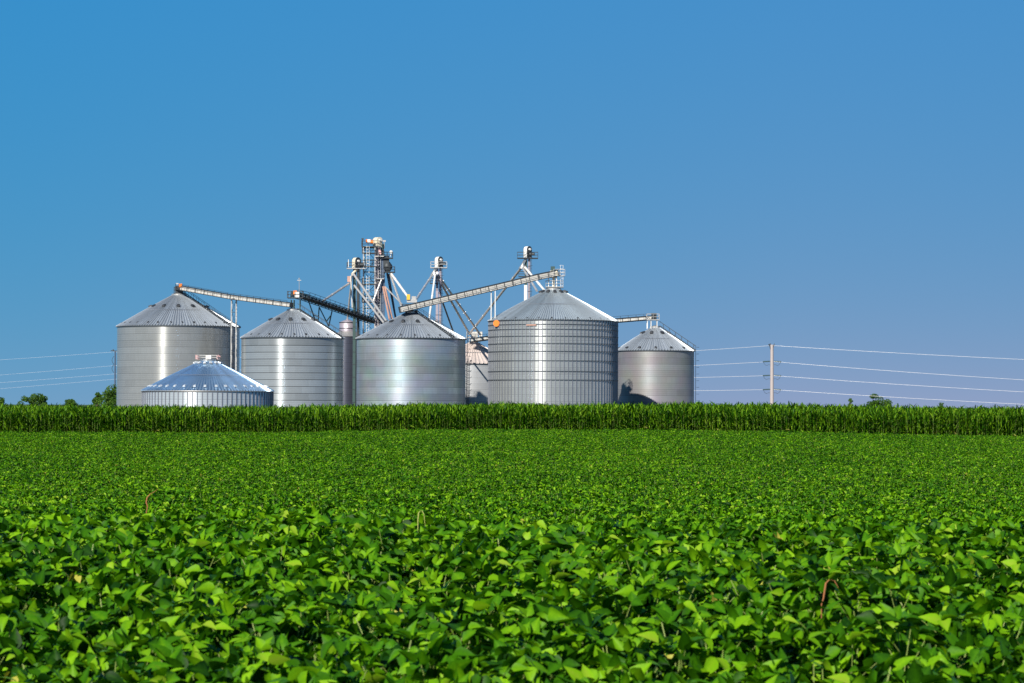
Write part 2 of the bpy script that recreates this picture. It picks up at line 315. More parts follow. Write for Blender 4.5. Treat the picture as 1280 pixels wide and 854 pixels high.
# ------------------------------------------------------------------ grain bins
def grain_bin(spec):
    xl, xr, ey, py_, Y = spec['xl'], spec['xr'], spec['eave'], spec['peak'], spec['Y']
    cx = (xl + xr) / 2; ctr = P(cx, ey, Y); r = (xr - xl) / 2 / F_PX * Y; H = ctr.z; top = P(cx, py_, Y).z
    root = thing('grain_bin', spec['label'], 'grain bin', (ctr.x, Y, 0.02), spec.get('group', 'round corrugated metal grain bins'))
    c = Vector((ctr.x, Y, 0.0))
    mb = MB(); mb.lathe(c, [(r + .25, 0.0), (r + .25, .35), (r - .05, .36)], 64, False); mb.build('foundation', M['concrete'], root)
    # wall: rings of sheet, each lapping over the one below
    nr = max(1, round((H - .3) / 1.12)); rh = (H - .3) / nr; prof = []
    prof = [(r, .3), (r, H)]
    mb = MB(); mb.lathe(c, prof, 128, True); wl = mb.build('wall', spec['wm'], root)
    if spec.get('stiff'):
        n = spec['stiff']
        mb = MB()
        for i in range(n):
            a = 2 * math.pi * (i + .3) / n
            mb.box((c.x + (r + .05) * math.cos(a), c.y + (r + .05) * math.sin(a), .3 + (H - .35) / 2), .10, .14, H - .4, a)
        mb.build('wall_stiffeners', M['stiff'], root)
    for zz in spec.get('rings', ()):
        z = P(cx, zz, Y).z
        mb = MB(); mb.lathe(c, [(r + .10, z - .045), (r + .16, z - .045), (r + .16, z + .045), (r + .10, z + .045)], 96, False)
        mb.build('wind_ring', M['ring'], root)
    # roof: cone of ribbed panels
    rt = spec.get('rt', 0.11) * r; n = spec['ribs']; ov = .18
    slope = (top - H) / (r - rt)
    def zr(q): return H + (r - q) * slope
    mb = MB(); seg = n; N = 5
    rings = [r + ov, r * .56, rt]
    lift = [0, .02, .0]
    vs = []; pw = [(-.5, 0), (-.17, 0), (-.09, 1), (.09, 1), (.17, 0)]
    for q in rings:
        for i in range(n):
            da = 2 * math.pi / n
            for ofs, h in pw:
                a = da * (i + .5) + ofs * da
                vs.append((c.x + q * math.cos(a), c.y + q * math.sin(a), zr(q) + h * .20 * min(1, q / (r * .6))))
    m_ = n * 5
    fs = [(k * m_ + i, k * m_ + (i + 1) % m_, (k + 1) * m_ + (i + 1) % m_, (k + 1) * m_ + i) for k in range(2) for i in range(m_)]
    mb.add(vs, fs, False)
    rf = mb.build('roof', spec['rm'], root)
    mb = MB(); q = r * .56
    mb.lathe(c, [(q + .10, zr(q + .10) + .10), (q, zr(q) + .14), (q - .06, zr(q - .06) + .11)], 96, True)
    mb.build('roof_seam', M['rib'], rf)
    mb = MB(); mb.lathe(c, [(r + .02, H - .16), (r + ov + .04, H - .14), (r + ov + .04, zr(r + ov) + .03), (r + ov - .08, zr(r + ov - .08) + .03)], 96, True)
    mb.build('eave', M['ring'] if spec.get('dark_eave', 1) else M['galv'], rf)
    # vents
    def vent(a, q, s, mt):
        mb = MB(); px, py2 = c.x + q * math.cos(a), c.y + q * math.sin(a); z = zr(q)
        ax, ay = math.cos(a), math.sin(a); tx, ty = -ay, ax
        pts = []
        for (o, t_, h) in ((.6, .5, .0), (-.5, .5, .3), (-.5, -.5, .3), (.6, -.5, .0), (.62, .42, .42), (-.35, .36, .78), (-.35, -.36, .78), (.62, -.42, .42)):
            pts.append((px + (ax * o + tx * t_) * s, py2 + (ay * o + ty * t_) * s, z + .02 + h * s))
        mb.add(pts, [(0, 1, 2, 3), (4, 7, 6, 5), (0, 4, 5, 1), (1, 5, 6, 2), (2, 6, 7, 3), (3, 7, 4, 0)])
        mb.build('roof_vent', mt, root)
    nlow = spec.get('nlow', 24)
    for i in range(nlow):
        a = 2 * math.pi * (i + .37 + rng.uniform(-.06, .06)) / nlow
        if math.sin(a) > .35: continue
        vent(a, r * spec.get('qlow', .93), spec.get('slow', .42) * .72, M['ventw'] if spec.get('lowwhite') else M['ventd'])
    nu = spec.get('nup', 12)
    for i in range(nu):
        a = 2 * math.pi * (i + spec.get('upoff', .2)) / nu
        if math.sin(a) > .6: continue
        vent(a, r * spec.get('qup', .42), spec.get('sup', .8) * .72, M['ventw'] if spec.get('upwhite') else M['ventd'])
    # peak ring
    mb = MB(); mb.lathe(c, [(rt + .1, top - .12), (rt + .1, top + .18), (rt - .1, top + .24), (0.05, top + .42)], 24, False); mb.build('peak_cap', M['galv'], root)
    # walk ladder up the roof, and a caged ladder down the wall
    if spec.get('stair') is not None:
        a = R(spec['stair']); mb = MB(); tx, ty = -math.sin(a), math.cos(a)
        for sgn in (-.35, .35):
            e = lambda q, h: Vector((c.x + q * math.cos(a) + tx * sgn, c.y + q * math.sin(a) + ty * sgn, zr(q) + h))
            mb.beam(e(r + .3, .3), e(rt, .3), .06, .12); mb.beam(e(r + .3, 1.1), e(rt, 1.1), .05, .05)
            k = r
            while k > rt: mb.beam(e(k, .3), e(k, 1.1), .05, .05); k -= 1.1
        k = r
        while k > rt:
            mb.box((c.x + k * math.cos(a), c.y + k * math.sin(a), zr(k) + .34), .22, .7, .05, a); k -= .4
        mb.build('roof_stair', M['dark'], root)
    if spec.get('wladder') is not None:
        a = R(spec['wladder']); mb = MB(); q = r + .3; tx, ty = -math.sin(a), math.cos(a)
        for sgn in (-.28, .28):
            mb.beam((c.x + q * math.cos(a) + tx * sgn, c.y + q * math.sin(a) + ty * sgn, .3), (c.x + q * math.cos(a) + tx * sgn, c.y + q * math.sin(a) + ty * sgn, H + 1.0), .06, .06)
        z = .6
        while z < H + .9: mb.box((c.x + q * math.cos(a), c.y + q * math.sin(a), z), .05, .56, .05, a); z += .35
        z = 2.5
        while z < H + 1:
            for k in range(7):
                b0 = a - 1.3 + k * 2.6 / 7; b1 = b0 + 2.6 / 7; o = Vector((c.x + q * math.cos(a), c.y + q * math.sin(a), z))
                mb.beam(o + Vector((math.cos(b0), math.sin(b0), 0)) * .6, o + Vector((math.cos(b1), math.sin(b1), 0)) * .6, .05, .05)
            z += 1.2
        mb.build('wall_ladder', M['dark'], root)
    return root, c, r, H, top, zr

BA = grain_bin(dict(xl=147, xr=299.5, eave=408.5, peak=369, Y=490, ribs=132, wm=M['wallA'], rm=M['roof'], nlow=30, qup=.46, nup=12, stair=-28,
    label='large warm-grey grain bin at far left, rising behind the low new bin'))
BB = grain_bin(dict(xl=302, xr=430, eave=422.5, peak=388, Y=472, ribs=108, wm=M['wallB'], rm=M['roof'], lip=.09, nlow=24, qup=.45, nup=11, stair=-18,
    label='grain bin with strong horizontal bands, just right of the low new bin'))
BC = grain_bin(dict(xl=446, xr=582, eave=423.5, peak=391, Y=475, ribs=112, wm=M['wallC'], rm=M['roof'], nlow=24, qup=.46, nup=11, upoff=.75, stair=-40, wladder=-3,
    label='grain bin with pinkish iridescent wall, in front of the tallest elevator tower'))
BD = grain_bin(dict(xl=611, xr=772, eave=401.5, peak=362, Y=480, ribs=168, wm=M['wallD'], rm=M['roofD'], nlow=30, slow=.36, qlow=.97, qup=.2, nup=12, sup=.75, stiff=96,
    rings=(407.5, 413.5, 422, 431, 440.5, 452, 465, 475.5), label='largest grain bin, bright wall with vertical stiffeners and dark rings'))
BE = grain_bin(dict(xl=770.5, xr=867.5, eave=438.5, peak=409.5, Y=511, ribs=84, wm=M['wallE'], rm=M['roof'], nlow=14, slow=.6, qup=.35, nup=8, upoff=.6, stair=-12, wladder=-2,
    label='dull grey grain bin at right end with rounded shadow low on its wall'))
BL = grain_bin(dict(xl=178.5, xr=341, eave=488.5, peak=451, Y=420, ribs=126, wm=M['wallL'], rm=M['roofL'], nlow=36, slow=.56, qlow=.90, lowwhite=True, qup=.2, nup=14, sup=.6, upwhite=True, stiff=84, dark_eave=0,
    label='low shiny new grain bin with bluish roof, standing in front of the two left bins'))
BH = grain_bin(dict(xl=543, xr=641, eave=455, peak=428, Y=545, ribs=60, wm=M['wallH'], rm=M['roofH'], nlow=10, slow=.5, nup=0, wladder=-98,
    label='small grain bin with pinkish roof in the gap left of the largest bin'))

# orange round sign on the biggest bin
_, c, r, H, top, zr = BD
p = P(620.5, 405.5, 480); dx = (p.x - c.x) / (r + .32); a = -math.pi / 2 - math.asin(-dx)
mb = MB(); o = Vector((c.x + (r + .22) * math.cos(a), c.y + (r + .22) * math.sin(a), p.z)); n_ = Vector((math.cos(a), math.sin(a), 0))
fd = Vector((-.35, -1, 0)).normalized()
mb.tube(o + fd * .1, o + fd * .22, .55, 24)
od = mb.build('warning_disc', M['orange']); tag(od, 'round orange disc high on the left edge of the largest bin', 'sign')
p = P(664, 408.5, 480); mb = MB()
for k in range(6):
    aa = [-math.pi / 2 + math.asin((P(657.5 + 2 * (k + i), 408, 480).x - c.x) / (r + .2)) for i in (0, 1)]
    mb.beam((c.x + (r + .2) * math.cos(aa[0]), c.y + (r + .2) * math.sin(aa[0]), p.z), (c.x + (r + .2) * math.cos(aa[1]), c.y + (r + .2) * math.sin(aa[1]), p.z), .04, .2)
od2 = mb.build('name_plate', M['rust'], BD[0])

# dark slender silo with a hopper tank on top (G)
Yg_ = 503; ctr = P(434.5, 418, Yg_); rG = 2.9
root = thing('hopper_silo', 'narrow dark silo with small round tank on top, between two tall bins', 'silo', (ctr.x, Yg_, 0.02))
c = Vector((ctr.x, Yg_, 0)); H = P(434, 421, Yg_).z; z1 = P(434, 414.5, Yg_).z; z2 = P(434, 403, Yg_).z; z3 = P(434, 399.5, Yg_).z
mb = MB(); mb.lathe(c, [(rG + .2, 0), (rG + .2, .3), (rG - .1, .3)], 32, False); mb.build('foundation', M['concrete'], root)
mb = MB(); mb.lathe(c, [(rG, .3), (rG, H)], 48, True); mb.build('wall', M['wallG'], root)
mb = MB(); mb.lathe(c, [(rG + .1, H), (1.5, z1)], 40, True); mb.build('roof', M['galv'], root)
mb = MB(); mb.lathe(c, [(1.45, z1 - .1), (1.45, z2), (.3, z3)], 32, True); mb.build('top_tank', M['purple'], root)
mb = MB(); mb.lathe(c, [(1.52, z1 + .5), (1.58, z1 + .55), (1.52, z1 + .6)], 32, True); mb.lathe(c, [(1.52, z2 - .1), (1.58, z2 - .03), (1.48, z2 + .02)], 32, True); mb.build('tank_band', M['dark'], root)

# ------------------------------------------------------------------ platforms, elevators, conveyors
def rail_box(mb, c, sx, sy, h=1.0, rz=0):
    ca, sa = math.cos(rz), math.sin(rz)
    def q(x, y, z): return Vector((c[0] + x * ca - y * sa, c[1] + x * sa + y * ca, c[2] + z))
    cs = [(-sx / 2, -sy / 2), (sx / 2, -sy / 2), (sx / 2, sy / 2), (-sx / 2, sy / 2)]
    for i in range(4):
        x0, y0 = cs[i]; x1, y1 = cs[(i + 1) % 4]
        for hh in (h * .5, h): mb.beam(q(x0, y0, hh), q(x1, y1, hh), .06, .06)
        k = max(1, round(math.hypot(x1 - x0, y1 - y0) / 1.2))
        for j in range(k):
            f = j / k; mb.beam(q(x0 + (x1 - x0) * f, y0 + (y1 - y0) * f, 0), q(x0 + (x1 - x0) * f, y0 + (y1 - y0) * f, h), .06, .06)
def platform(parent, c, sx, sy, rz=0, fm='dark', rm='dark', h=1.0):
    mb = MB(); mb.box(c, sx, sy, .14, rz); o = mb.build('platform', M[fm], parent)
    mb = MB(); rail_box(mb, (c[0], c[1], c[2] + .07), sx - .06, sy - .06, h, rz); mb.build('handrail', M[rm], o)
def hood(c, w, h, dep, rz, mt, side, parent, name='head'):
    """rounded elevator head: box with a half-round top; c is the bottom centre"""
    mb = MB(); ca, sa = math.cos(rz), math.sin(rz); pr = [(-w / 2, 0), (w / 2, 0)]
    for k in range(13):
        an = math.pi * k / 12; pr.append((w / 2 * math.cos(an), h - w / 2 + w / 2 * math.sin(an)))
    def q(x, y, z): return (c[0] + x * ca - y * sa, c[1] + x * sa + y * ca, c[2] + z)
    fr = [q(x, -dep / 2, z) for x, z in pr]; bk = [q(x, dep / 2, z) for x, z in pr]; n = len(pr)
    mb.add(fr + bk, [(i, n + i, n + (i + 1) % n, (i + 1) % n) for i in range(n)])
    o = mb.build(name, M[mt], parent)
    mb = MB()
    mb.add([q(x * 1.04, -dep / 2 - .03, z * 1.01) for x, z in pr], [tuple(range(n))]); mb.add([q(x * 1.04, dep / 2 + .03, z * 1.01) for x, z in pr], [tuple(range(n))[::-1]])
    mb.build('head_side', M[side], o)
    mb = MB(); mb.tube(q(0, -dep / 2 - .3, h - w / 2), q(0, -dep / 2 - .03, h - w / 2), .2, 12); mb.build('bearing', M['white'], o)
    return o
def ladder(parent, p0, p1, mt='dark', cage=True):
    mb = MB(); p0 = Vector(p0); p1 = Vector(p1)
    for s_ in (-.22, .22): mb.beam(p0 + Vector((s_, 0, 0)), p1 + Vector((s_, 0, 0)), .05, .05)
    n = int((p1 - p0).length / .5)
    for i in range(n): q = p0.lerp(p1, i / n); mb.beam(q - Vector((.22, 0, 0)), q + Vector((.22, 0, 0)), .04, .04)
    if cage:
        n = int((p1 - p0).length / 1.5)
        for i in range(1, n + 1):
            q = p0.lerp(p1, i / n)
            pts = [q + Vector((.38 * math.cos(k), -.38 + .38 * -math.sin(k) * 1, 0)) for k in (0, .8, 1.57, 2.35, 3.14)]
            for a, b_ in zip(pts[:-1], pts[1:]): mb.beam(a, b_, .04, .04)
    mb.build('ladder', M[mt], parent)
def spout(parent, a, b, r=.2, mt='spout'):
    mb = MB(); a = Vector(a); b = Vector(b); mb.tube(a, b, r, 10)
    L_ = (b - a).length; n = max(1, int(L_ / 6)); d = (b - a).normalized()
    for i in range(1, n + 1):
        q = a + d * (L_ * i / (n + 1)); mb.tube(q - d * .05, q + d * .05, r * 1.15, 10)
    mb.build('spout', M[mt], parent)

def lattice(mb, c, z0, z1, w, dep, step, t=.09):
    xs_ = (-w / 2, w / 2); ys_ = (-dep / 2, dep / 2)
    cs = [(c[0] - w / 2, c[1] - dep / 2), (c[0] + w / 2, c[1] - dep / 2), (c[0] + w / 2, c[1] + dep / 2), (c[0] - w / 2, c[1] + dep / 2)]
    n = max(1, round((z1 - z0) / step))
    for k in range(n):
        a, b = z0 + (z1 - z0) * k / n, z0 + (z1 - z0) * (k + 1) / n
        for i in range(4):
            p, q = cs[i], cs[(i + 1) % 4]
            mb.beam((*p, b), (*q, b), t, t)
            if (k + i) % 2: mb.beam((*p, a), (*q, b), t * .8, t * .8)
            else: mb.beam((*q, a), (*p, b), t * .8, t * .8)

# T2: main tower with the tallest elevator ------------------------------------------------
YT = 500
def X_(px, Y=YT): return P(px, 400, Y).x
def Z_(py, px=500, Y=YT): return P(px, py, Y).z
xc = X_(461.5); wT = X_(469) - X_(454.5)
tw = thing('support_tower', 'tall open lattice tower of galvanised steel beside the highest elevator head', 'tower', (xc, YT, 0.02))
for sx in (-.5, .5):
    for sy in (-.5, .5):
        mb = MB(); mb.beam((xc + sx * wT, YT + sy * 2.4, 0), (xc + sx * wT, YT + sy * 2.4, Z_(310)), .15, .15); mb.build('leg', M['galv'], tw)
mb = MB(); lattice(mb, (xc, YT), .5, Z_(310), wT, 2.4, 2.1, .10); mb.build('bracing', M['teal'], tw)
platform(tw, (xc + .3, YT, Z_(309)), wT + 1.3, 2.8); platform(tw, (xc, YT, Z_(317)), wT + .5, 2.7); platform(tw, (xc, YT, Z_(333.5)), wT + 1.2, 2.7); platform(tw, (xc, YT, Z_(356)), wT + .5, 2.7)
platform(tw, (xc, YT, Z_(378)), wT + .5, 2.7)
ladder(tw, (xc - .2, YT - 1.4, .3), (xc - .2, YT - 1.4, Z_(309)), 'white')
mb = MB(); mb.tube((X_(453.2), YT - 1.3, Z_(309)), (X_(453.2), YT - 1.3, Z_(300)), .07, 6); mb.box((X_(453.2), YT - 1.3, Z_(299.5)), .4, .3, .25); mb.build('light_mast', M['dark'], tw)
mb = MB(); mb.tube((X_(457.3), YT - 1.1, Z_(302)), (X_(459.2), YT - 1.1, Z_(302)), .30, 12); mb.build('motor_cap', M['orange'], tw)
mb = MB(); mb.tube((X_(459.3), YT - 1.1, Z_(302.3)), (X_(463.0), YT - 1.1, Z_(302.3)), .36, 12); mt_ = mb.build('motor', M['white'], tw)
mb = MB(); mb.tube((X_(463.1), YT - 1.1, Z_(303)), (X_(466.4), YT - 1.1, Z_(303)), .34, 12); mb.build('gearbox', M['orange'], tw)

el = thing('bucket_elevator', 'tallest bucket elevator, cream rounded head above the lattice tower, wide blue-grey leg', 'elevator', (X_(474), YT, 0.02), 'bucket elevators behind the bins')
mb = MB(); mb.box((X_(471.0), YT, Z_(309) / 2), .62, .8, Z_(309)); mb.build('trunk', M['purple'], el)
mb = MB(); mb.box((X_(477.6), YT, Z_(318) / 2), .9, .9, Z_(318)); mb.build('trunk', M['trunk_blue'], el)
mb = MB(); mb.box((X_(473.9), YT + .2, Z_(309) / 2), .2, .5, Z_(309)); mb.build('trunk_brace', M['dark'], el)
z = .8; mb = MB()
while z < Z_(310): mb.box((X_(471), YT, z), .72, .9, .1); z += 1.3
mb.build('trunk_flanges', M['cream'], el)
hood((X_(471.6), YT, Z_(309)), 1.15, Z_(296.8) - Z_(309), 1.2, R(38), 'cream', 'cream', el)
mb = MB(); mb.box((X_(477.5), YT + .2, (Z_(320) + Z_(305)) / 2), .5, .9, Z_(305) - Z_(320)); mb.build('discharge_chute', M['teal'], el)
mb = MB(); mb.beam((X_(473), YT - .6, Z_(309)), (X_(476), YT - .7, Z_(318)), .35, .35); mb.build('chute_elbow', M['pink'], el)
mb = MB(); mb.box((X_(482.5), YT, Z_(326)), 1.0, 1.2, 1.6); mb.lathe((X_(484), YT, Z_(341)), [(.35, 0), (.85, .8), (.85, 1.3), (.4, 1.9)], 16); mb.build('distributor', M['dark'], el)
platform(el, (X_(483.5), YT, Z_(323)), 2.0, 2.2); platform(el, (X_(486.5), YT, Z_(340.5)), 1.9, 2.2, h=.9); platform(el, (X_(474), YT - .2, Z_(321)), 1.6, 2.4, fm='beige')
platform(el, (X_(474), YT - .2, Z_(349)), 1.7, 2.2, fm='galv')
mb = MB(); mb.tube((X_(480), YT, Z_(311)), (X_(480), YT, Z_(302)), .09, 6); mb.box((X_(480), YT, Z_(301.5)), .5, .3, .3); mb.build('light_mast', M['galv'], el)
mb = MB(); mb.tube((X_(488.6), YT - .6, Z_(315.5)), (X_(488.6), YT - .9, Z_(315.5)), .28, 12); mb.tube((X_(488), YT - .5, Z_(321)), (X_(488), YT - .5, Z_(314)), .06, 6); mb.build('flood_lamp', M['white'], el)
ladder(el, (X_(474), YT - .75, .3), (X_(474), YT - .75, Z_(310)), 'galv')
d0 = P(488.5, 341.5, YT)
spout(el, d0, P(510.5, 372, 480), .21, 'white'); spout(el, P(488, 343, YT), P(502, 383.5, 484), .19)
spout(el, P(484, 342, YT), P(495, 400, 505), .18, 'trunk_blue'); spout(el, P(486, 343.5, YT), P(494.5, 398, 512), .16, 'trunk_blue')
spout(el, P(479, 359, YT - .8), P(486.8, 399, 486), .17, 'rust'); spout(el, P(481.2, 359, YT - .8), P(490.5, 400, 488), .17, 'rust')
spout(el, P(481, 358, YT), P(502, 380, 484), .13); spout(el, P(477, 349, YT - 1), P(466, 378, YT - 2), .15)
mb = MB(); mb.box((X_(474), YT, .8), 2.4, 1.6, 1.5); mb.build('boot', M['dark'], el)
# cross braces between the leg and the tower
mb = MB()
for py in (330, 345, 362, 380, 395):
    mb.beam((X_(467), YT, Z_(py)), (X_(480), YT, Z_(py)), .08, .08); mb.beam((X_(448), YT - .4, Z_(py + 6)), (X_(471), YT, Z_(py)), .07, .07)
mb.build('tie_brace', M['dark'], el)

def elevator(label, Y, pxl, pxr, head_y, plat_y, bot_z, m1, m2, headm, sidem, platw, dist, rail='dark', fl='galv'):
    c = (pxl + pxr) / 2; x = P(c, 400, Y).x; zz = lambda py: P(c, py, Y).z
    e = thing('bucket_elevator', label, 'elevator', (x, Y, 0.02), 'bucket elevators behind the bins')
    w_ = (pxr - pxl) / F_PX * Y
    for k, mm in ((0, m1), (1, m2)):
        mb = MB(); xx = x - w_ * .27 + k * w_ * .54; mb.box((xx, Y, zz(plat_y) / 2), w_ * .42, .55, zz(plat_y)); tr_ = mb.build('trunk', M[mm], e)
        z = 1.0; mb = MB()
        while z < zz(plat_y) - .5: mb.box((xx, Y, z), w_ * .42 + .08, .65, .08); z += 2.2
        mb.build('trunk_flanges', M['dark'], tr_)
    hood((x, Y, zz(plat_y)), w_ * 1.05, zz(head_y) - zz(plat_y), .9, R(40), headm, sidem, e)
    platform(e, (x, Y, zz(plat_y + 1)), platw, 2.0, fm=fl, rm=rail)
    mb = MB(); mb.tube((x + w_ * .3, Y - .5, zz(plat_y - 4)), (x + w_ * .3 + .9, Y - .7, zz(plat_y - 4)), .26, 10); mb.build('motor', M['dark'], e)
    if dist:
        dx_, dy_ = dist; q = P(dx_, dy_, Y - .6)
        mb = MB(); mb.lathe((q.x, q.y, q.z - .5), [(.75, 0), (.75, .15), (.2, .9), (.15, 1.0)], 16); mb.beam((q.x, q.y, q.z + .4), (x - .1, Y - .3, zz(plat_y - .5)), .35, .35); mb.build('distributor', M['galv'], e)
        platform(e, (q.x, q.y - .1, q.z - 1.9), 1.5, 1.3, fm='dark', h=.8)
    ladder(e, (x + w_ * .45, Y - .7, .3), (x + w_ * .45, Y - .7, zz(plat_y)), 'dark')
    mb = MB(); mb.box((x, Y, .7), 1.9, 1.3, 1.3); mb.build('boot', M['dark'], e)
    return e
# T1
e1 = elevator('bucket elevator with dark legs left of the lattice tower, above the narrow dark silo', 498, 441, 449.5, 322, 335, 0, 'teal', 'dark', 'cream', 'dark', 3.3, None)
spout(e1, P(441.5, 342, 497), P(484, 403, 484), .20); spout(e1, P(443, 357, 497), P(480, 404, 486), .19)
spout(e1, P(437, 354, 497), P(404, 376, 484), .19); spout(e1, P(440, 344, 497), P(434, 401, 503), .15); spout(e1, P(438.5, 345, 496), P(440.5, 385, 498), .12, 'white')
mb = MB(); p = P(436.8, 349, 497); mb.box(p, .7, .7, 1.0); mb.build('valve_box', M['rust'], e1)
mb = MB(); mb.tube(P(435.6, 334, 497), P(435.6, 324.5, 497), .07, 6); mb.build('light_mast', M['white'], e1)
spout(e1, P(448, 360, 498), P(456, 378, 499), .12, 'dark'); spout(e1, P(448, 335, 498), P(440, 343, 497), .22, 'cream')
# T3
e3 = elevator('slim bucket elevator with pale head, rising behind the iridescent middle bin', 500, 544.5, 552, 321, 334, 0, 'purple', 'purple', 'white', 'dark', 2.9, (543, 341), 'galv')
spout(e3, P(541, 343, 499), P(519.5, 375.5, 477), .20); spout(e3, P(544, 343, 499), P(536.5, 399, 480), .18, 'white')
spout(e3, P(545, 342.5, 499), P(586.5, 417, 544), .20, 'beige'); spout(e3, P(546, 341.5, 499), P(600, 418, 541), .20)
spout(e3, P(549, 366, 500), P(567, 416, 530), .15, 'dark')
# T4
e4 = elevator('slim bucket elevator behind the largest bin, with railed platform under its rounded head', 505, 655.5, 663, 308, 322, 0, 'teal', 'purple', 'white', 'dark', 3.7, (653.5, 332.5), 'dark', 'dark')
spout(e4, P(651.5, 335, 504), P(587, 417, 541), .22); spout(e4, P(653, 334.5, 504), P(671, 363.5, 486), .19); spout(e4, P(656.5, 334.5, 504), P(680, 362.5, 484), .21, 'white')
mb = MB(); p = P(657, 376, 505); mb.box((P(657, 376, 505).x, 504.6, p.z), .55, .3, 5.5); mb.build('access_panel', M['white'], e4)

def conveyor(label, pts, w_, h_, mt, edge='dark', rail=True, step=3.0, truss=0, name='conveyor', post_h=1.0):
    pts = [Vector(p) for p in pts]; root = thing(name, label, 'conveyor', pts[0], 'conveyors running between the bin tops')
    cas = MB(); fl = MB(); rl = MB(); tr = MB()
    for a, b_ in zip(pts[:-1], pts[1:]):
        d = (b_ - a); L_ = d.length; d.normalize(); side = d.cross(Vector((0, 0, 1))).normalized(); up = side.cross(d)
        cas.beam(a, b_, w_, h_)
        for sg in (-1, 1):
            fl.beam(a + up * (sg * (h_ / 2 + .05)), b_ + up * (sg * (h_ / 2 + .05)), w_ + .16, .09)
        n = max(1, int(L_ / step))
        for i in range(n + 1):
            q = a + d * (L_ * i / n); fl.beam(q - d * .05, q + d * .05, w_ + .12, h_ + .12)
        if rail:
            o = side * (w_ / 2 + .75)
            rl.beam(a + side * (w_ / 2 + .45) - up * h_ / 2, b_ + side * (w_ / 2 + .45) - up * h_ / 2, .7, .06)
            for hh in (.5, post_h): rl.beam(a + o + up * (hh - h_ / 2), b_ + o + up * (hh - h_ / 2), .05, .05)
            m_ = max(1, int(L_ / 1.6))
            for i in range(m_ + 1): q = a + d * (L_ * i / m_) + o; rl.beam(q - up * h_ / 2, q + up * (post_h - h_ / 2), .05, .05)
        if truss:
            m_ = max(1, int(L_ / 1.1))
            for sg in (-1, 1):
                o = side * (sg * (w_ / 2 + .12))
                for e_ in (-truss, truss): tr.beam(a + o + up * e_, b_ + o + up * e_, .1, .1)
                for i in range(m_):
                    p_ = a + d * (L_ * i / m_) + o; q_ = a + d * (L_ * (i + 1) / m_) + o
                    tr.beam(p_ - up * truss, q_ + up * truss, .07, .07); tr.beam(p_ - up * truss, p_ + up * truss, .07, .07)
    cas.build('casing', M[mt], root); fl.build('casing_flanges', M[edge], root)
    if rail: rl.build('walkway_rail', M[edge], root)
    if truss: tr.build('truss', M['teal'], root)
    return root
cv1 = conveyor('pale covered conveyor from the top of the far left bin down to the banded bin', [P(225, 359.8, 489.5), P(290, 371.5, 481), P(364.5, 381.5, 471)], .7, .62, 'beige', step=2.0)
mb = MB(); p = P(225.8, 357, 489); mb.box(p, .55, .5, .6); mb.build('motor', M['orange'], cv1)
mb = MB(); q = P(224, 361, 489.5); mb.box((q.x, q.y, q.z - .1), 1.2, 1.1, 1.2); mb.build('drive_head', M['dark'], cv1)
cv2 = conveyor('dark trussed conveyor sloping from the banded bin down to the lattice tower', [P(366, 368, 472), P(380, 371.5, 474), P(466, 401.5, 495)], .7, .5, 'galv', truss=.48, step=1.1)
mb = MB()
for sg in (-.5, .5):
    a_, b_, c_, d_, e_ = (P(386, 377, 475), P(397, 410, 477), P(399, 384, 478), P(411, 408, 480), P(415, 389, 481))
    o = Vector((0, sg, 0))
    for u_, v_ in ((a_, b_), (b_, c_), (c_, d_), (d_, e_), (P(392, 394, 476), P(398, 396, 477)), (P(408, 402, 479), P(413, 395, 480))): mb.beam(u_ + o, v_ + o, .1, .1)
    mb.beam(b_ + o, P(390, 388, 475) + o, .08, .08)
mb.build('bracket', M['teal'], cv2)
mb = MB(); p = P(369, 366, 472); mb.box(p, .6, .6, .7); mb.build('motor', M['orange'], cv2)
mb = MB(); p = P(371.5, 368.5, 471.5); mb.box(p, .8, 1.0, .9); mb.build('drive_head', M['white'], cv2)
cv3 = conveyor('longest pale conveyor, rising from the middle iridescent bin to the peak of the largest bin', [P(499.5, 387.5, 473), P(640, 354.5, 478), P(672, 346.5, 479), P(697, 341.5, 480)], .75, .85, 'beige', step=1.4)
mb = MB(); p = P(510.5, 371.5, 474.5); mb.box(p, .55, .6, .9); mb.build('motor', M['yellow'], cv3)
mb = MB(); p = P(515, 376.5, 475); mb.box(p, 1.7, 1.1, .5); mb.box(p + Vector((.3, 0, .5)), .7, .7, .6); mb.build('inlet_hopper', M['galv'], cv3)
mb = MB(); p = P(691, 336.5, 480); mb.box(p, .7, .8, .9); mb.build('motor', M['teal'], cv3)
mb = MB(); p = P(692, 343, 480); mb.box(p, 1.2, 1.0, 1.2); mb.build('drive_head', M['cream'], cv3)
cv4 = conveyor('pale conveyor passing behind the largest bin to the peak of the dull right-end bin', [P(590, 425.5, 541), P(770, 401, 516), P(819, 397, 511)], .65, .62, 'beige', step=1.6)
mb = MB(); p = P(817.5, 395.5, 510.8); mb.box(p, .9, .9, 1.1); mb.build('drive_head', M['dark'], cv4)

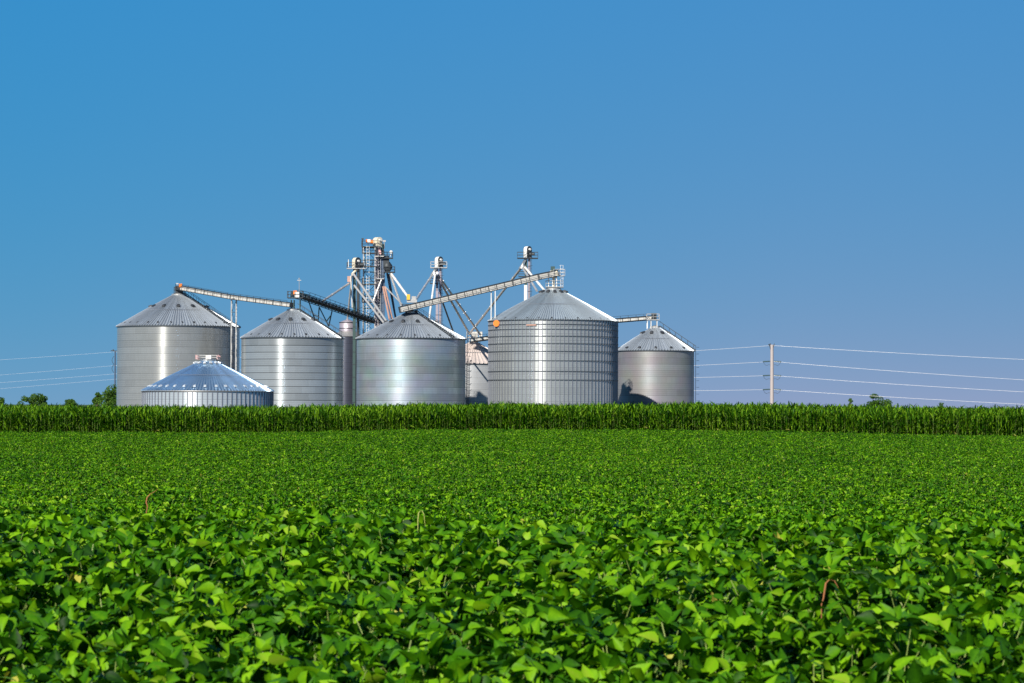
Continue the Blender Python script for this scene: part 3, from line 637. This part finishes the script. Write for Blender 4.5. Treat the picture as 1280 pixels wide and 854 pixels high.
def frame_stand(label, pa, pb, Y, ytop, zbot, mt='galv', parent=None, name='conveyor_support', dep=1.0, step=2.4):
    a = P(pa, ytop, Y); b_ = P(pb, ytop, Y)
    root = thing(name, label, 'support frame', ((a.x + b_.x) / 2, Y, zbot)) if parent is None else parent
    for x in (a.x, b_.x):
        for sy in (-.5, .5):
            mb = MB(); mb.beam((x, Y + sy * dep, zbot), (x, Y + sy * dep, a.z), .13, .13); mb.build('leg', M[mt], root)
    mb = MB(); lattice(mb, ((a.x + b_.x) / 2, Y), zbot + .1, a.z, b_.x - a.x, dep, step, .07); mb.build('bracing', M['dark'], root)
    return root
frame_stand('slender lattice support under left conveyor, against far left bin', 289.5, 295.5, 480.5, 373.5, 0.0)
_, c, r, H, top, zr = BD
frame_stand('short white two-legged support under the long conveyor, above the left eave of the largest bin', 614, 619, 476.6, 362, P(616, 400.5, 476.6).z, 'white', dep=.8, step=4.5)

# peak frames (parts of their bins)
def peak_frame(B, pxs, ytop, ybot, Y, mt, plat=None, platm='dark', light=None, cage=None):
    root = B[0]
    for i, px in enumerate(pxs):
        for dy in (-.8, .8):
            mb = MB(); x = P(px, 400, Y).x; mb.beam((x, Y + dy, P(px, ybot, Y).z), (x, Y + dy, P(px, ytop, Y).z), .12, .12); mb.build('peak_leg', M[mt], root)
    if plat:
        (x0, x1, yy) = plat; a = P(x0, yy, Y); b_ = P(x1, yy, Y)
        platform(root, ((a.x + b_.x) / 2, Y, a.z), b_.x - a.x, 2.2, fm=platm, rm=platm)
peak_frame(BA, (221, 229), 362, 370, 490, 'dark', (218, 231, 367.0))
mb = MB(); mb.tube(P(221.5, 366, 489), P(221.5, 354.5, 489), .05, 6); mb.tube(P(219.8, 354.5, 489), P(223.2, 354.5, 489), .06, 6); mb.build('mast', M['white'], BA[0])
peak_frame(BB, (364, 367.5, 375), 375, 389, 472, 'teal', (359.5, 379, 372.5), 'dark')
mb = MB(); mb.tube(P(374, 372, 471), P(374, 349, 471), .05, 6); mb.tube(P(371.5, 350.5, 471), P(376.5, 350.5, 471), .07, 6); mb.tube(P(374, 349, 471), P(374, 347.5, 471), .12, 6); mb.build('mast', M['galv'], BB[0])
peak_frame(BC, (508, 520), 383, 392, 475, 'dark', (503, 522, 388.5), 'dark')
peak_frame(BD, (685.5, 690.5, 695.5), 346, 361, 480, 'white', (682, 704, 359.0), 'galv')
mb = MB(); mb.box((P(692.5, 350, 480).x, 480, (P(692, 346, 480).z + P(692, 360, 480).z) / 2), .35, .35, P(692, 346, 480).z - P(692, 360, 480).z); mb.build('downspout', M['cream'], BD[0])
ladder(BD[0], P(702.2, 361, 479.5), P(702.2, 332, 479.5), 'white')
mb = MB(); rail_box(mb, tuple(P(699, 345, 480)), 1.9, 1.6, 1.1); mb.box(P(699, 345, 480), 1.9, 1.6, .1); mb.build('top_walkway', M['galv'], BD[0])
peak_frame(BE, (809, 813.5, 821), 400, 411, 511, 'white', (808, 824, 400), 'galv')
peak_frame(BH, (587, 593, 600), 420, 429, 543, 'galv', (583, 603, 422), 'galv')
mb = MB(); p = P(593, 419, 543); mb.box(p, 1.3, 1.0, 1.2); mb.box(p + Vector((1.2, 0, .2)), .6, .7, .8); mb.build('inlet_hopper', M['beige'], BH[0])
_, c, r, H, top, zr = BL
mb = MB(); rail_box(mb, (c.x, c.y, top + .2), 3.0, 2.8, .6); mb.build('peak_rail', M['galv'], BL[0])
mb = MB()
for sx in (-1.55, 1.55): rail_box(mb, (c.x + sx, c.y, top + .2), .3, 2.0, .6)
mb.build('end_rail', M['pink'], BL[0])
mb = MB(); mb.box((c.x + .1, c.y, top + .5), .8, .8, .6); mb.build('peak_hatch', M['white'], BL[0])

# ------------------------------------------------------------------ power poles and lines
def taper_pole(label, px, top_y, Y, w0, w1, mt, arms=True, H=None):
    q = P(px, top_y, Y); z = H if H else q.z
    root = thing('utility_pole', label, 'utility pole', (q.x, Y, 0.02), 'poles carrying the power line')
    mb = MB(); mb.tube((q.x, Y, 0), (q.x, Y, z), w0 / 2, 12, w1 / 2); mb.build('shaft', M[mt], root)
    return root, q
poleR, qR = taper_pole('pale free-standing pole right of the right-end bin, wires on both sides', 965, 431, 560, .78, .62, 'pole')
mb = MB(); x, Y = qR.x, 560; mb.beam((x - .15, Y, qR.z - 1.3), (x - .55, Y, qR.z + .1), .16, .16); mb.beam((x + .1, Y, qR.z - 1.0), (x + .5, Y, qR.z + .2), .14, .14); mb.beam((x - .7, Y, qR.z), (x - .2, Y, qR.z + .15), .3, .2); mb.build('top_bracket', M['dark'], poleR)
poleL, qL = taper_pole('slender pole with small crossarm just left of the far left bin', 144, 438.5, 620, .42, .30, 'trunk_blue')
mb = MB(); x = qL.x; mb.beam((x - .95, 620, qL.z), (x + .75, 620, qL.z - .1), .16, .2); mb.beam((x - .5, 620, qL.z + .3), (x - .3, 620, qL.z), .12, .2); mb.build('crossarm', M['dark'], poleL)
mb = MB()
for k in range(8):
    za = qL.z - 1.2 - k * .45; off = lambda j: -.25 - .45 * abs(math.sin(j * math.pi / 4))
    mb.tube((x + off(k), 620, za), (x + off(k + 1), 620, za - .45), .05, 6)
mb.build('hanging_cable', M['dark'], poleL)
YE = 520; xE = P(2300, 450, YE).x; xW = P(-900, 450, 650).x
for (nm, xx, yy, hh) in (('far east', xE, YE, 11.0), ('far west', xW, 650, 13.0)):
    rt_ = thing('utility_pole', 'next pole of the power line, far outside the picture to the ' + ('right' if xx > 0 else 'left'), 'utility pole', (xx, yy, 0.02), 'poles carrying the power line')
    mb = MB(); mb.tube((xx, yy, 0), (xx, yy, hh), .35, 12, .28); mb.build('shaft', M['pole'], rt_)
names = ['topmost', 'second highest', 'third', 'lowest']
RY = [432.0, 452.0, 469.5, 487.0]          # on the right pole
R1280 = [449.5, 475.0, 490.0, 505.5]
R868 = [438.5, 457.0, 472.0, 488.5]
LY = [440.0, 457.0, 467.5, 474.0]
L0 = [450.0, 469.0, 478.5, 486.0]
for k in range(4):
    gap = 0.0 if k == 0 else 1.9
    p0 = P(965, RY[k], 560)
    # right span: quadratic sag
    def wire(nm, label, fn, n, r_=.025, mt='wire'):
        mb = MB(); pr = [fn(i / n) for i in range(n + 1)]
        for a, b_ in zip(pr[:-1], pr[1:]): mb.tube(a, b_, r_, 5, cap=False)
        o = mb.build('power_wire', M[mt]); tag(o, label, 'wire', 'wires of the power line'); return o
    drop = (R1280[k] - RY[k])
    def fr(t):
        u = t * 4.2; px = 965 + 315 * u; py = RY[k] + (1.16 * u - .16 * u * u) * drop
        Yt = 560 + (YE - 560) * t; return P(px, py, Yt)
    wire('r', names[k] + ' of the four wires leaving the pale pole to the right', fr, 40)
    span = 965 - 144
    def fl_(t):
        px = 965 - span * t; u = (965 - px) / 97.0
        y0, y1 = RY[k], LY[k]; lin = y0 + (y1 - y0) * t
        sag = (R868[k] - (y0 + (y1 - y0) * (97 / span))) / (4 * (97 / span) * (1 - 97 / span))
        return P(px, lin + 4 * sag * t * (1 - t), 560 + 60 * t)
    wire('m', names[k] + ' of the four wires from pale pole leftwards behind the bins', fl_, 40)
    def fw(t):
        u = t * 1044 / 144.0; px = 144 - 1044 * t; py = LY[k] + (L0[k] - LY[k]) * (1.07 * u - .07 * u * u)
        return P(px, py, 620 + 30 * t)
    wire('l', names[k] + ' of the four wires going left out of the picture from slender pole', fw, 30, .018, 'wiredim')
    if k:
        # insulators either side, with jumper loop
        for sg in (-1, 1):
            px = 965 + sg * 7.5
            mb = MB(); a = P(965 + sg * 2.4, RY[k] - .3, 560); b_ = P(965 + sg * 11.5, RY[k] + (.3 if sg > 0 else .2), 560)
            mb.tube(a, b_, .09, 8)
            for j in range(1, 7): q = a.lerp(b_, j / 7); mb.tube(q - Vector((.04, 0, 0)), q + Vector((.04, 0, 0)), .14, 8)
            mb.build('insulator', M['teal'], poleR)
            mb = MB(); pr = [P(965 + sg * (2.4 + 9.1 * s_), RY[k] + 5.2 * math.sin(math.pi * min(1, s_ * 1.05)) ** .8 if s_ > 0 else RY[k] + 4.0, 559.6) for s_ in (.0, .25, .5, .75, .93)]
            for a, b_ in zip(pr[:-1], pr[1:]): mb.tube(a, b_, .03, 5)
            mb.build('jumper_wire', M['dark'], poleR)

# ------------------------------------------------------------------ trees
def tone_attr(me, vals):
    at = me.attributes.new('tone', 'FLOAT', 'POINT'); at.data.foreach_set('value', np.asarray(vals, dtype=np.float32))
def tree(label, px, Y, top_y, halfw, seed, nleaf=3200, name='broadleaf_tree', lsz=.42, cat='tree'):
    rg = np.random.default_rng(seed); q = P(px, top_y, Y); Hh = q.z; x = q.x; wr = halfw / F_PX * Y
    root = thing(name, label, cat, (x, Y, 0.02), 'trees beyond the cornfield')
    mb = MB(); mb.tube((x, Y, 0), (x + .1, Y, Hh * .45), max(.18, Hh * .03), 8, Hh * .018); lobes = []
    for i in range(24):
        a = rg.uniform(0, 2 * math.pi); rr = wr * rg.uniform(.1, .78); z = Hh * rg.uniform(.18, .84); rr *= math.sqrt(max(.06, 1 - max(0, (z / Hh - .25) / .68) ** 2))
        p = np.array([x + rr * math.cos(a), Y + rr * math.sin(a), z]); s_ = min(wr, Hh * .8) * rg.uniform(.17, .34); lobes.append((p, s_))
        mb.tube((x, Y, Hh * rg.uniform(.2, .42)), tuple(p), Hh * .011, 6, Hh * .004)
    lobes.append((np.array([x, Y, Hh * .80]), wr * .3))
    mb.build('trunk', M['bark'], root)
    vs = []; fs = []; tn = []
    for i in range(nleaf):
        p, s_ = lobes[rg.integers(len(lobes))]; d = rg.normal(size=3); d /= np.linalg.norm(d); rad = s_ * rg.uniform(.55, 1.05) ** .6
        c_ = p + d * rad * np.array([1, 1, .85]); c_[2] = min(c_[2], Hh)
        u = rg.normal(size=3); u /= np.linalg.norm(u); v = np.cross(u, d + rg.normal(size=3) * .6); v /= (np.linalg.norm(v) + 1e-6)
        L_ = lsz * rg.uniform(.6, 1.3); b = len(vs)
        vs += [c_ - u * L_ * .5, c_ + v * L_ * .3, c_ + u * L_ * .5, c_ - v * L_ * .3]; fs.append((b, b + 1, b + 2, b + 3)); tn += [rg.uniform(.1, .9)] * 4
    mb = MB(); mb.add([tuple(v) for v in vs], fs); o = mb.build('crown', M['tree'], root); tone_attr(o.data, tn)
tree('leafy tree directly left of the far left bin, its crown touching the bin', 141, 575, 478, 24, 1, 3500, lsz=.38)
tree('small leafy bush-like tree left of the slender pole, lower than its neighbour', 122, 585, 487, 9, 9, 1500, lsz=.36)
tree('wide rounded tree on the horizon left of the bins', 46, 1400, 492, 27, 2, 4500, lsz=.7)
tree('tree at the left edge of the picture', 1, 1300, 495.5, 9, 3, 1500, lsz=.6)
tree('low tree on the horizon between the rounded tree and the leafy one', 89, 1500, 499, 12, 4, 1800, lsz=.7)
tree('tallest tree on the horizon right of the pale pole', 1093, 1300, 490, 13, 5, 3000, lsz=.6)
tree('low spreading tree next to the tallest tree right of the pale pole', 1109, 1400, 497.5, 11, 15, 1500, lsz=.6)
tree('small pointed tree between the pale pole and the tallest right tree', 1063, 1300, 495.5, 5, 6, 900, lsz=.5)
tree('low bush just right of the right-end bin', 874, 700, 500, 8, 7, 1200, lsz=.4)
tree('tiny treetop far right above the corn', 1177, 1500, 502.5, 6, 8, 700, lsz=.6)

# ------------------------------------------------------------------ soybeans
SRC = bpy.data.collections.new('patch_sources')
def leaflet(Lf, Wf, az, el, roll, base, fold, droop, tone, V, Fc, T, segs):
    """ovate leaflet from base along heading az, rising el; folded on its midrib and drooping to the tip"""
    d = np.array([math.cos(az) * math.cos(el), math.sin(az) * math.cos(el), math.sin(el)])
    s = np.array([-math.sin(az), math.cos(az), 0.0]); n = np.cross(d, s)
    s2 = s * math.cos(roll) + n * math.sin(roll); n2 = -s * math.sin(roll) + n * math.cos(roll)
    if n2[2] < 0: n2 = -n2
    b = len(V); prof = segs
    for (u, wv) in prof:
        mid = base + d * (Lf * u) - n2 * (droop * Lf * u * u)
        V.append(mid)
        if 0 < u < 1:
            V.append(mid + s2 * (Wf * wv) + n2 * (fold * Wf * wv)); V.append(mid - s2 * (Wf * wv) + n2 * (fold * Wf * wv))
            T += [tone + .14, tone, tone - .06]
        else: T.append(tone)
    k = len(prof) - 2
    Fc.append((b, b + 2, b + 1)); Fc.append((b, b + 1, b + 3))
    for i in range(k - 1):
        m0 = b + 1 + 3 * i; m1 = m0 + 3
        Fc.append((m0, m0 + 1, m1 + 1, m1)); Fc.append((m0, m1, m1 + 2, m0 + 2))
    m0 = b + 1 + 3 * (k - 1); tip = m0 + 3
    Fc.append((m0, m0 + 1, tip)); Fc.append((m0, tip, m0 + 2))
PROF = [(0, 0), (.12, .34), (.32, .5), (.58, .38), (.82, .16), (1, 0)]
PROF_LO = [(0, 0), (.35, .5), (.75, .3), (1, 0)]
def bean_patch(seed, rad, dens, prof, big=1.0):
    rg = np.random.default_rng(seed); V = []; Fc = []; T = []; n = int(dens * math.pi * rad * rad)
    plants = [(rad * math.sqrt(rg.random()) * np.array([math.cos(a), math.sin(a)]), rg.uniform(-.09, .07)) for a in rg.uniform(0, 2 * math.pi, int((10 if big < 1.1 else 7) * rad * rad * math.pi))]
    pet = []
    for i in range(n):
        a = rg.uniform(0, 2 * math.pi); q = rad * math.sqrt(rg.random()) * np.array([math.cos(a), math.sin(a)])
        ds = [np.linalg.norm(q - p) for p, _ in plants]; j = int(np.argmin(ds)); pc, ph = plants[j]
        z = .76 + ph - (2.1 if big > 1 else 3.2) * ds[j] ** 2 - min(.5, rg.exponential(.18))
        out = math.atan2(q[1] - pc[1], q[0] - pc[0]) + rg.normal() * .9
        base = np.array([q[0], q[1], z]); sz = rg.uniform(.6, 1.15) * big; tone = float(np.clip(rg.normal(.47, .27), .0, .92))
        if rg.random() < .004: tone = 1.7
        pitch_ = rg.normal(.0, .75 if big > 1 else 1.05)
        Lf = .098 * sz; W = Lf * rg.uniform(.5, .72)
        for kk, da in enumerate((0, 1.25, -1.25)):
            leaflet(Lf * (1 if kk == 0 else .9), W, out + da + rg.normal() * .15, pitch_ + rg.normal() * .28, rg.normal() * .6,
                    base + (np.array([math.cos(out), math.sin(out), .2]) * .03 if kk == 0 else 0), rg.uniform(0, .75), rg.uniform(0, .5), tone + rg.normal() * .06, V, Fc, T, prof)
        if rg.random() < .5: pet.append((base, np.array([pc[0], pc[1], z - rg.uniform(.12, .3)])))
    nl = len(Fc)
    for a, b in pet:
        k = len(V); o = np.array([.0035, 0, 0]); o2 = np.array([0, .0035, .0])
        V += [a - o, a + o, b + o, b - o, a - o2, a + o2, b + o2, b - o2]; T += [.5] * 8
        Fc += [(k, k + 1, k + 2, k + 3), (k + 4, k + 5, k + 6, k + 7)]
    me = bpy.data.meshes.new('bean_patch'); me.from_pydata([tuple(map(float, v)) for v in V], [], Fc)
    me.materials.append(M['bean']); me.materials.append(M['petiole'])
    mi = [0] * nl + [1] * (len(Fc) - nl); me.polygons.foreach_set('material_index', mi)
    me.polygons.foreach_set('use_smooth', [True] * nl + [False] * (len(Fc) - nl)); tone_attr(me, T); me.update()
    return me
def gn_scatter(name, pts, rots, scls, idx, meshes, coll_name, label, cat):
    col = bpy.data.collections.new(coll_name)
    for i, me in enumerate(meshes):
        o = bpy.data.objects.new('%s_%02d' % (coll_name, i), me); col.objects.link(o)
    me = bpy.data.meshes.new(name); me.from_pydata([tuple(map(float, p)) for p in pts], [], [])
    a = me.attributes.new('rot', 'FLOAT_VECTOR', 'POINT'); a.data.foreach_set('vector', np.asarray(rots, dtype=np.float32).ravel())
    a = me.attributes.new('scl', 'FLOAT', 'POINT'); a.data.foreach_set('value', np.asarray(scls, dtype=np.float32))
    a = me.attributes.new('idx', 'INT', 'POINT'); a.data.foreach_set('value', np.asarray(idx, dtype=np.int32))
    ob = bpy.data.objects.new(name, me); COL.objects.link(ob)
    ng = bpy.data.node_groups.new(name, 'GeometryNodeTree')
    ng.interface.new_socket('Geometry', in_out='INPUT', socket_type='NodeSocketGeometry'); ng.interface.new_socket('Geometry', in_out='OUTPUT', socket_type='NodeSocketGeometry')
    N = ng.nodes; gi = N.new('NodeGroupInput'); go = N.new('NodeGroupOutput'); ip = N.new('GeometryNodeInstanceOnPoints')
    ci = N.new('GeometryNodeCollectionInfo'); ci.inputs['Collection'].default_value = col; ci.inputs['Separate Children'].default_value = True; ci.inputs['Reset Children'].default_value = True
    ip.inputs['Pick Instance'].default_value = True
    def na(nm, ty):
        n = N.new('GeometryNodeInputNamedAttribute'); n.data_type = ty; n.inputs['Name'].default_value = nm; return n.outputs['Attribute']
    L = ng.links; L.new(gi.outputs[0], ip.inputs['Points']); L.new(ci.outputs[0], ip.inputs['Instance'])
    L.new(na('idx', 'INT'), ip.inputs['Instance Index']); L.new(na('scl', 'FLOAT'), ip.inputs['Scale'])
    er = N.new('FunctionNodeEulerToRotation'); L.new(na('rot', 'FLOAT_VECTOR'), er.inputs[0]); L.new(er.outputs[0], ip.inputs['Rotation'])
    L.new(ip.outputs[0], go.inputs[0])
    md = ob.modifiers.new('scatter', 'NODES'); md.node_group = ng
    tag(ob, label, cat, kind='stuff'); return ob
meshes = [bean_patch(100 + i, .62, 128, PROF, 1.4) for i in range(6)] + [bean_patch(200 + i, .62, 175, PROF_LO, .88) for i in range(5)]
pts = []; rots = []; scls = []; idx = []
y = 8.0; sp = .78
while y < 195.4:
    hw = .182 * y + 5 + (2 if y > 60 else 0)
    xs_ = np.arange(-hw, hw, sp) + nrng.uniform(-.15, .15)
    for x in xs_:
        xx = x + nrng.uniform(-.18, .18); yy = y + nrng.uniform(-.18, .18)
        pts.append((xx, yy)); rots.append((nrng.normal() * .04, nrng.normal() * .04, nrng.uniform(0, 6.28)))
        idx.append(nrng.integers(0, 6) if y < 48 or (y < 90 and nrng.random() < (90 - y) / 55) else 6 + nrng.integers(0, 5))
        scls.append(nrng.uniform(.93, 1.08))
    y += sp
pts = np.array(pts); zz = terr(pts[:, 0], pts[:, 1]) + .035 * np.sin(pts[:, 0] * 1.7 + pts[:, 1] * .6) + .03 * np.sin(pts[:, 1] * 2.1 - pts[:, 0] * .8)
gn_scatter('soybean_plants', np.column_stack([pts, zz]), rots, scls, idx, meshes, 'bean_source', 'dense green soybean plants covering the field up to the corn', 'soybeans')
print('bean patches', len(pts))

# ------------------------------------------------------------------ corn
def corn_plant(rg, V, Fc, T, MI, ox, oy):
    h = rg.uniform(1.85, 2.36); lean = rg.normal(size=2) * .03; az0 = rg.uniform(0, math.pi)
    def sp_(z): return np.array([ox + lean[0] * z, oy + lean[1] * z, z])
    b = len(V)
    for z, r_ in ((0, .016), (h * .9, .009)):
        for k in range(3): V.append(sp_(z) + np.array([r_ * math.cos(k * 2.1), r_ * math.sin(k * 2.1), 0])); T.append(.4)
    for k in range(3): Fc.append((b + k, b + (k + 1) % 3, b + 3 + (k + 1) % 3, b + 3 + k)); MI.append(1)
    nl = 13
    for i in range(nl):
        f = i / (nl - 1); z = .25 + (h * .92 - .25) * f; az = az0 + (i % 2) * math.pi + rg.normal() * .3
        L_ = (.55 + .45 * math.sin(math.pi * min(1, f * .8 + .15))) * rg.uniform(.8, 1.1); W = .047 * rg.uniform(.75, 1.25)
        el0 = .88 + .45 * f + rg.normal() * .14; bend = (3.0 - 1.7 * f) * rg.uniform(.7, 1.2)
        p = sp_(z); el = el0; n = 6; tone = float(np.clip(rg.normal(.5, .27), 0, .9)); 
        if i < 3 and rg.random() < .07: tone = 1.7
        s = np.array([-math.sin(az), math.cos(az), 0]); tw = rg.normal() * .5
        b = len(V)
        for k in range(n + 1):
            u = k / n; wv = W * (.6 + 1.2 * u if u < .33 else (1 - ((u - .33) / .67) ** 1.6)) 
            nn = np.array([-math.cos(az) * math.sin(el), -math.sin(az) * math.sin(el), math.cos(el)]); sw = s * math.cos(tw * u) + nn * math.sin(tw * u)
            V.append(p + sw * wv + nn * wv * .35); V.append(p.copy()); V.append(p - sw * wv + nn * wv * .35); T += [tone, tone + .1, tone]
            p = p + np.array([math.cos(az) * math.cos(el), math.sin(az) * math.cos(el), math.sin(el)]) * (L_ / n); el -= bend / n * (.5 + u)
        for k in range(n):
            q = b + 3 * k; Fc.append((q, q + 1, q + 4, q + 3)); Fc.append((q + 1, q + 2, q + 5, q + 4)); MI += [0, 0]
def corn_seg(seed):
    rg = np.random.default_rng(seed); V = []; Fc = []; T = []; MI = []
    for i in range(12): corn_plant(rg, V, Fc, T, MI, -1.0 + (i + .5) / 6 + rg.normal() * .02, rg.normal() * .03)
    me = bpy.data.meshes.new('corn_segment'); me.from_pydata([tuple(map(float, v)) for v in V], [], Fc)
    me.materials.append(M['corn']); me.materials.append(M['stalk']); me.polygons.foreach_set('material_index', MI)
    me.polygons.foreach_set('use_smooth', [True] * len(Fc)); tone_attr(me, T); me.update(); return me
cms = [corn_seg(300 + i) for i in range(7)]
pts = []; rots = []; scls = []; idx = []
for row in range(70):
    yy = 197.2 + row * .76; hw = .182 * yy + 14
    if row > 16 and row % 2: continue
    x = -hw + nrng.uniform(0, 2)
    while x < hw:
        hv = 1.0 + .035 * math.sin(x * .21 + row * .3) + .02 * math.sin(x * .9 + 2)
        pts.append((x, yy + nrng.normal() * .03, 0.0)); rots.append((0, 0, 0 if nrng.random() < .5 else math.pi)); scls.append(hv * nrng.uniform(.95, 1.06) * (.965 + .06 * min(1, max(0, (x - 8) / 12))))
        idx.append(nrng.integers(0, 7)); x += 1.98
pts = np.array(pts); pts[:, 2] = terr(pts[:, 0], pts[:, 1])
gn_scatter('corn_plants', pts, rots, scls, idx, cms, 'corn_source', 'tall band of green corn between the soybeans and the bins', 'corn')

# ------------------------------------------------------------------ odd blades standing out of the beans
def blade(name, label, cat, pts_, w_, mt):
    mb = MB(); pr = [Vector(p) for p in pts_]; q = pr[0].copy(); q.z = float(terr(np.array([q.x]), np.array([q.y]))[0]) + .35; pr = [q] + pr; n = len(pr)
    for i in range(n):
        pass
    vs = []
    for i, p in enumerate(pr):
        ww = w_ * math.sin(math.pi * (i + .6) / (n + .2)); vs += [p + Vector((-ww / 2, 0, 0)), p + Vector((0, ww * .3, 0)), p + Vector((ww / 2, 0, 0)), p + Vector((0, -ww * .12, 0))]
    fs = []
    for i in range(n - 1):
        for k in range(4): fs.append((4 * i + k, 4 * i + (k + 1) % 4, 4 * i + 4 + (k + 1) % 4, 4 * i + 4 + k))
    mb.add(vs, fs, True); o = mb.build(name, M[mt]); tag(o, label, cat); return o
Yb = 38
blade('dry_leaf', 'bent orange-brown dry blade sticking out of the beans at left', 'dry leaf', [P(183, 641, Yb), P(184.5, 633, Yb), P(182.8, 628, Yb), P(184, 622, Yb), P(188, 617.5, Yb), P(192, 615.5, Yb), P(198, 611, Yb)], .022, 'dryleaf')
Yb = 17.6
blade('dry_leaf', 'curled reddish-brown dry leaf arching over the beans at right', 'dry leaf', [P(1027, 756, Yb), P(1029.5, 748, Yb), P(1031, 738, Yb), P(1032.5, 729, Yb), P(1037, 724.5, Yb), P(1043, 726, Yb), P(1048, 735, Yb)], .014, 'dryleaf')
Yb = 27
blade('grass_blade', 'pale folded grass blade standing in the beans, left of centre', 'grass blade', [P(522.5, 662, Yb), P(522.5, 650, Yb), P(523.5, 641, Yb), P(527, 638, Yb), P(530, 643, Yb), P(531.5, 658, Yb)], .014, 'paleblade')
